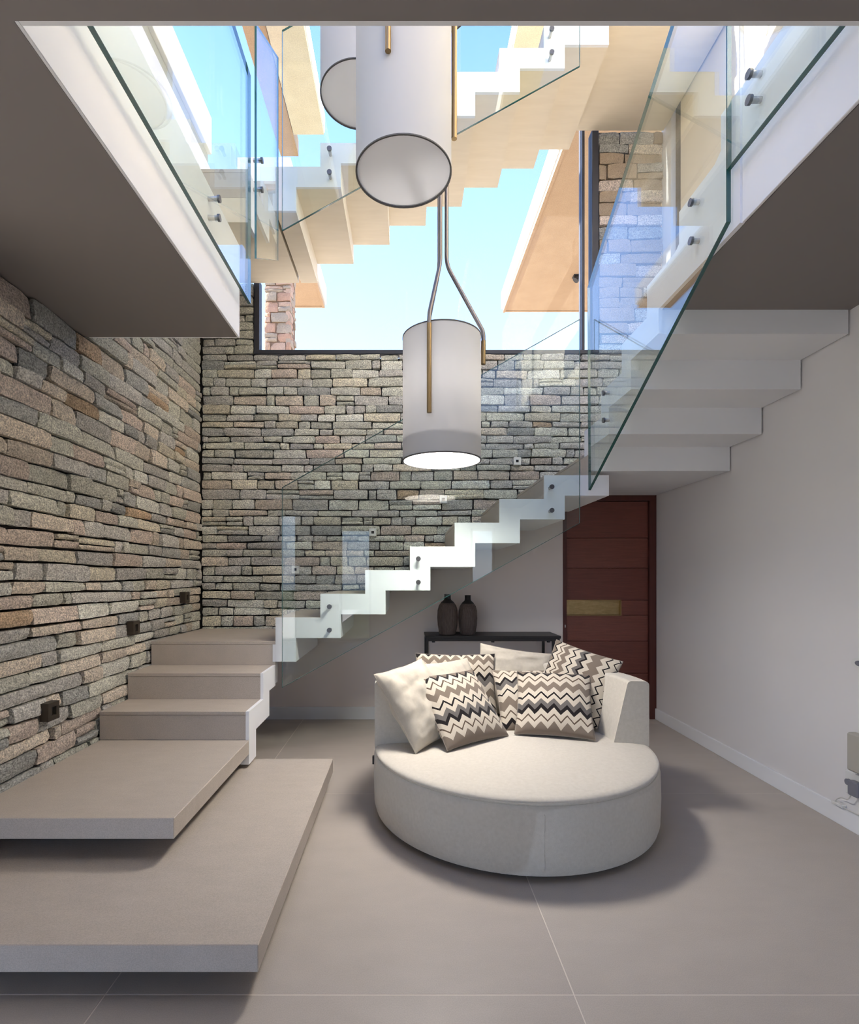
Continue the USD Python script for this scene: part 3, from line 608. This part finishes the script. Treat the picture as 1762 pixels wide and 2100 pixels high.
# ---------------------------------------------------------------- cushions
def cushion_mesh(w, h, t, seed, wrinkle=0.006):
    n = 34; g = np.linspace(-1, 1, n); u, v = np.meshgrid(g, g)
    # closer vertices near the seam
    u, v = np.sign(u) * (1 - (1 - abs(u)) ** 1.35), np.sign(v) * (1 - (1 - abs(v)) ** 1.35)
    x = w / 2 * u * (1 - 0.055 * (1 - v ** 2)); y = h / 2 * v * (1 - 0.055 * (1 - u ** 2))
    th = t / 2 * np.clip((1 - u ** 2), 0, 1) ** 0.46 * np.clip((1 - v ** 2), 0, 1) ** 0.46
    side = []
    for sgn in (1, -1):
        p = np.stack([x * 9, y * 9, np.full_like(x, seed * 3.7 + sgn)], -1)
        q = np.stack([x * 26 + y * 8, y * 11 - x * 5, np.full_like(x, seed + 9.0 * sgn)], -1)
        edge = np.clip((1 - u ** 2) * (1 - v ** 2) * 6, 0, 1)
        wz = (meshkit.fbm(p, 3, seed) - 0.5) * wrinkle * 3.2 + (meshkit.noise(q, seed + 5) - 0.5) * wrinkle * 1.4
        if wrinkle > 0.007:
            fp = np.stack([x * 5 + y * 3, y * 21 - x * 4, np.full_like(x, seed * 1.3 + sgn)], -1); ridge = 1 - abs(2 * meshkit.noise(fp, seed + 11) - 1)
            wz = wz + (ridge ** 3 - 0.25) * wrinkle * 0.9
        side.append(np.stack([x, y, sgn * (th + 0.003) + wz * edge], -1))
    V = np.vstack([side[0].reshape(-1, 3), side[1].reshape(-1, 3)]); f = []
    for j in range(n - 1):
        for i in range(n - 1):
            a = j * n + i; f += [(a, a + 1, a + n + 1), (a, a + n + 1, a + n)]
            b = a + n * n; f += [(b, b + n + 1, b + 1), (b, b + n, b + n + 1)]
    ring = [i for i in range(n)] + [j * n + n - 1 for j in range(1, n)] + [(n - 1) * n + i for i in range(n - 2, -1, -1)] + [j * n for j in range(n - 2, 0, -1)]
    for k in range(len(ring)):
        a, b = ring[k], ring[(k + 1) % len(ring)]; f += [(a, a + n * n, b + n * n), (a, b + n * n, b)]
    return trimesh.Trimesh(V, f, process=False), side[0]
def cushion(label, c, xdir, ydir, w, h, t, m, seed, wrinkle=0.006, group=None):
    X = np.array(xdir, float); X /= np.linalg.norm(X); Y = np.array(ydir, float); Y -= X * (X @ Y); Y /= np.linalg.norm(Y); Z = np.cross(X, Y)
    M = np.eye(4); M[:3, 0], M[:3, 1], M[:3, 2], M[:3, 3] = X, Y, Z, c
    th = thing('cushion', label, 'cushion', xf=M, group=group)
    me, front = cushion_mesh(w, h, t, seed, wrinkle)
    obj('cover', me, m, th, smooth=True)
    e = np.vstack([front[0], front[1:, -1], front[-1, -2::-1], front[-2::-1, 0]]); e = e.copy(); e[:, 2] = 0
    obj('seam', tube(e, 0.0032, 6), LINEN if m is LINEN else GSEAM, th, smooth=60)
GSEAM = mat('seam_cord', (0.30, 0.255, 0.21), 0.9, 0.1)
G1, G2 = 'chevron cushions on the round daybed', 'plain cream cushions on the round daybed'
def rest(bl, br, up, h, lift=0.02):
    bl, br = np.array(bl, float), np.array(br, float); up = np.array(up, float); up /= np.linalg.norm(up)
    return (bl + br) / 2 + up * h / 2 + np.array([0, 0, lift]), br - bl, up
c, xd, up = rest((0.66, 3.08, SZ), (1.08, 2.97, SZ), (0.12, 0.68, 0.70), 0.44)
cushion('brown, black and cream chevron cushion at the front right, resting on the seat', c, xd, up, 0.45, 0.44, 0.15, CHEV, 3, group=G1)
c3, x3, u3 = rest((0.226, 2.80, SZ), (0.598, 3.065, SZ), (-0.405, 0.53, 0.735), 0.455)
cushion('chevron cushion at the front left, tilted against two cream cushions', c3, x3, u3, 0.465, 0.46, 0.14, CHEV, 5, group=G1)
cushion('cream linen cushion leaning on the left end of the backrest', (0.072, 3.012, 0.595), (0.66, 0.72, 0.10), (-0.38, 0.43, 0.81), 0.41, 0.48, 0.16, LINEN, 8, 0.016, G2)
cushion('cream linen cushion squeezed behind the front left chevron cushion', c3 + np.array([-0.02, 0.19, 0.035]), x3, u3 + np.array([0, -0.12, 0.12]), 0.43, 0.44, 0.12, LINEN, 12, 0.012, G2)
cushion('wide chevron cushion at the back left, against the backrest', (0.335, 3.50, 0.585), (1, 0.03, -0.01), (0.0, 0.30, 0.95), 0.54, 0.44, 0.13, CHEV3, 15, group=G1)
cushion('plain cream cushion at the middle of the backrest with slumped top edge', (0.735, 3.60, 0.595), (0.99, 0, -0.15), (0.10, 0.25, 0.96), 0.50, 0.46, 0.13, LINEN, 19, 0.014, G2)
cushion('chevron cushion in the middle, mostly hidden behind the front right one', (0.79, 3.335, 0.535), (1, 0.05, 0), (-0.1, 0.62, 0.74), 0.43, 0.43, 0.13, CHEV2, 22, group=G1)
cushion('chevron cushion tipped on its corner against the right end of the backrest', (1.085, 3.345, 0.645), (0.2, 0.1, 0.4), (-0.3, 0.25, 0.137), 0.45, 0.44, 0.15, CHEV4, 26, group=G1)

# ---------------------------------------------------------------- console table and vases
ct = thing('console_table', 'slim black metal console table behind the daybed', 'table')
CX0, CX1, CY0, CY1, CZ = 0.165, 1.325, 4.47, 4.82, 0.812
obj('tabletop', bx(CX0, CX1, CY0, CY1, CZ - 0.022, CZ, 0.002), BLACK, ct)
obj('apron', cat_([bx(CX0 + 0.01, CX1 - 0.01, CY0 + 0.005, CY0 + 0.02, CZ - 0.045, CZ - 0.022), bx(CX0 + 0.01, CX1 - 0.01, CY1 - 0.02, CY1 - 0.005, CZ - 0.045, CZ - 0.022)]), BLACK, ct)
for x in (CX0 + 0.004, CX1 - 0.075):
    for y in (CY0, CY1 - 0.022):
        obj('leg', bx(x, x + 0.022, y, y + 0.022, 0, CZ - 0.022, 0.001), BLACK, ct)
for x in (CX0 + 0.07, (CX0 + CX1) / 2, CX1 - 0.10):
    obj('screw_foot', disc((x, CY0 + 0.03, CZ - 0.05), 'z', 0.014, 0.014), BLACK, ct)
def vase(label, x, y, h, r):
    v = thing('vase', label, 'vase', (x, y, CZ), group='two ribbed wooden vases')
    prof = [(0, 0), (r * 0.72, 0), (r * 0.80, 0.012 * h), (r * 0.95, 0.22 * h), (r, 0.42 * h), (r * 0.97, 0.60 * h), (r * 0.84, 0.72 * h), (r * 0.62, 0.80 * h)]
    body = lathe(prof + [(0, 0.80 * h)], 96)
    vv = body.vertices.copy(); a = np.arctan2(vv[:, 1], vv[:, 0]); rr = np.hypot(vv[:, 0], vv[:, 1])
    k = 1 - 0.045 * (0.5 + 0.5 * np.cos(a * 24)) * (rr > r * 0.65) * (vv[:, 2] < 0.78 * h)
    vv[:, :2] *= k[:, None]; body.vertices = vv
    obj('body', body, VASE, v, smooth=60)
    obj('neck', lathe([(0, 0.78 * h), (r * 0.66, 0.785 * h), (r * 0.62, 0.805 * h), (r * 0.36, 0.86 * h), (r * 0.31, 0.90 * h), (r * 0.31, 0.985 * h), (r * 0.36, h), (r * 0.25, h), (r * 0.24, 0.9 * h), (0, 0.9 * h)], 48), VASE_NECK, v, smooth=50)
vase('left vase of two on the console, dark ribbed wood with a black neck, slightly taller', at(918, 1303, 4.62)[0], 4.62, 0.352, 0.091)
vase('right vase of two on the console, dark ribbed wood with a black neck, slightly shorter', at(959.5, 1303, 4.62)[0], 4.62, 0.344, 0.083)

# ---------------------------------------------------------------- door
dr = thing('door_1', kind='structure')
obj('frame', cat_([bx(DX0, DX0 + 0.035, YB - 0.005, YB + 0.1, 0, DTOP), bx(DX1 - 0.065, DX1 - 0.002, YB - 0.005, YB + 0.1, 0, DTOP)]), WOOD_DARK, dr)
obj('head', bx(DX0 + 0.035, DX1 - 0.065, YB - 0.005, YB + 0.1, DTOP - 0.075, DTOP), WOOD_DARK, dr)
zb_ = [0.006, 0.42, 0.72, 0.955, 1.13, 1.40, 1.68, DTOP - 0.077]
dl = thing  # boards of the leaf
X0, X1 = DX0 + 0.037, DX1 - 0.067
PLX1 = at(1276, 1247, YB)[0]; PZ0, PZ1 = at(0, 1262, YB)[2], at(0, 1231, YB)[2]
zb_[3], zb_[4] = PZ0, PZ1
for k in range(len(zb_) - 1):
    if k == 3: obj('board', bx(PLX1, X1, YB + 0.022, YB + 0.062, zb_[k] + 0.0015, zb_[k + 1] - 0.0015, 0.002), WOODS[k % 3], dr)
    else: obj('board', bx(X0, X1, YB + 0.022, YB + 0.062, zb_[k] + 0.0015, zb_[k + 1] - 0.0015, 0.002), WOODS[k % 3], dr)
hp = obj('pull_recess', bx(X0, PLX1 - 0.004, YB + 0.045, YB + 0.06, PZ0 + 0.004, PZ1 - 0.004), BRASS_PLATE, dr)
obj('pull_rim', cat_([bx(X0, PLX1, YB + 0.016, YB + 0.045, PZ0 - 0.004, PZ0 + 0.004), bx(X0, PLX1, YB + 0.016, YB + 0.045, PZ1 - 0.004, PZ1 + 0.004), bx(PLX1 - 0.006, PLX1 + 0.002, YB + 0.016, YB + 0.045, PZ0 + 0.004, PZ1 - 0.004)]), BRASS, dr)
lk = at(1159, 1284, YB); obj('lock', cat_([disc((lk[0], YB + 0.014, lk[2]), 'y', 0.018, 0.016), bx(lk[0] - 0.004, lk[0] + 0.004, YB - 0.008, YB + 0.008, lk[2] - 0.012, lk[2] + 0.012)]), STEEL, dr, smooth=40)
obj('backing', bx(DX0, DX1, YB + 0.07, YB + 0.15, 0, DTOP), WOOD_DARK, dr)

# ---------------------------------------------------------------- step lights in the stone
def step_light(label, p, wall, metal):
    s = thing('step_light', label, 'step light', p, group='small step lights set in the stone')
    if wall == 'back':
        obj('housing', cat_([bx(-0.032, 0.032, -0.045, 0.0, -0.034, -0.012), bx(-0.032, 0.032, -0.045, 0.0, 0.012, 0.034), bx(-0.032, -0.012, -0.045, 0.0, -0.012, 0.012), bx(0.012, 0.032, -0.045, 0.0, -0.012, 0.012)]), metal, s)
        obj('lens', bx(-0.012, 0.012, -0.030, -0.02, -0.012, 0.012), BLACK, s)
    else:
        obj('housing', cat_([bx(0, 0.045, -0.042, 0.042, -0.045, -0.022), bx(0, 0.045, -0.042, 0.042, 0.022, 0.045), bx(0, 0.045, -0.042, -0.018, -0.022, 0.022), bx(0, 0.045, 0.018, 0.042, -0.022, 0.022)]), metal, s)
        obj('lens', bx(0.02, 0.030, -0.018, 0.018, -0.022, 0.022), STEEL, s)
for (x, y, lab) in ((92, 1458, 'dark step light in the left stone wall above the large platform, nearest of three'), (266, 1287, 'dark step light in the left stone wall beside the second riser'), (373, 1225, 'dark step light in the left stone wall near the corner')):
    s = (x - VPX) / XL; Y = F / s; step_light(lab, (XL + 0.002, Y, EYE - (y - VPY) / s), 'left', BRONZE)
for (x, y, lab) in ((607, 1168, 'pale step light in the back stone wall just above the first flight steps'), (765, 1092, 'pale step light in the back stone wall left of the hanging lamp'),
                    (909, 1025, 'pale step light in the back stone wall directly under the lit lamp'), (1060, 947, 'pale step light in the back stone wall at the right, highest of four')):
    p = at(x, y, YS); step_light(lab, (p[0], YS + 0.012, p[2]), 'back', WHITE_PLASTIC)

# ---------------------------------------------------------------- fittings on the right wall
def onright(x, y):
    s = (x - VPX) / XR; return F / s, EYE - (y - VPY) / s
y_, z_ = onright(1766, 1361)
sw = thing('switch_plate', 'small white oval switch plate on the right wall, above the beige box', 'switch', (XR, y_, z_))
rg = trimesh.creation.annulus(0.026, 0.052, 0.014, sections=48, transform=trimesh.transformations.rotation_matrix(math.pi / 2, [0, 1, 0])); rg.vertices[:, 2] *= 0.52
obj('ring', rg, WHITE_PLASTIC, sw, smooth=40)
tg = disc((-0.004, 0, 0), 'x', 0.028, 0.008); tg.vertices[:, 2] *= 0.52
obj('toggle', tg, GREY_PLASTIC, sw)
y_, z_ = onright(1740, 1497)
ic = thing('control_box', 'beige plastic control box on the right wall above the plug', 'control box', (XR, y_ - 0.135, 0))
obj('case', bx(-0.05, 0, -0.11, 0.09, 0.325, 0.520, 0.008), BEIGE_PLASTIC, ic); obj('slot', bx(-0.052, -0.05, -0.10, -0.06, 0.345, 0.350), BLACK, ic)
y_, z_ = onright(1748, 1612)
so_ = thing('wall_socket', 'white wall socket with a grey plug adapter above the right baseboard', 'socket', (XR, y_ - 0.03, z_))
obj('plate', bx(-0.012, 0, -0.06, 0.06, -0.045, 0.075, 0.003), WHITE_PLASTIC, so_); obj('adapter', bx(-0.05, -0.012, -0.055, 0.005, -0.03, 0.045, 0.006), GREY_PLASTIC, so_)
obj('dial', disc((-0.018, 0.035, 0.02), 'x', 0.016, 0.012), GREY_PLASTIC, so_, smooth=40)
cb = thing('charger_cable', 'thin pale cable hanging from the socket and resting on the baseboard', 'cable', (XR, y_, 0))
obj('cord', tube(bend([(-0.03, -0.03, z_ - 0.03), (-0.03, -0.01, z_ - 0.07), (-0.02, 0.05, 0.155), (-0.022, 0.09, 0.11), (-0.02, 0.03, 0.105), (-0.02, -0.08, 0.106)], 0.03), 0.0028, 8), CABLE, cb, smooth=60)
obj('clip', bx(-0.03, -0.001, 0.03, 0.10, 0.1005, 0.116, 0.003), WHITE_PLASTIC, cb)
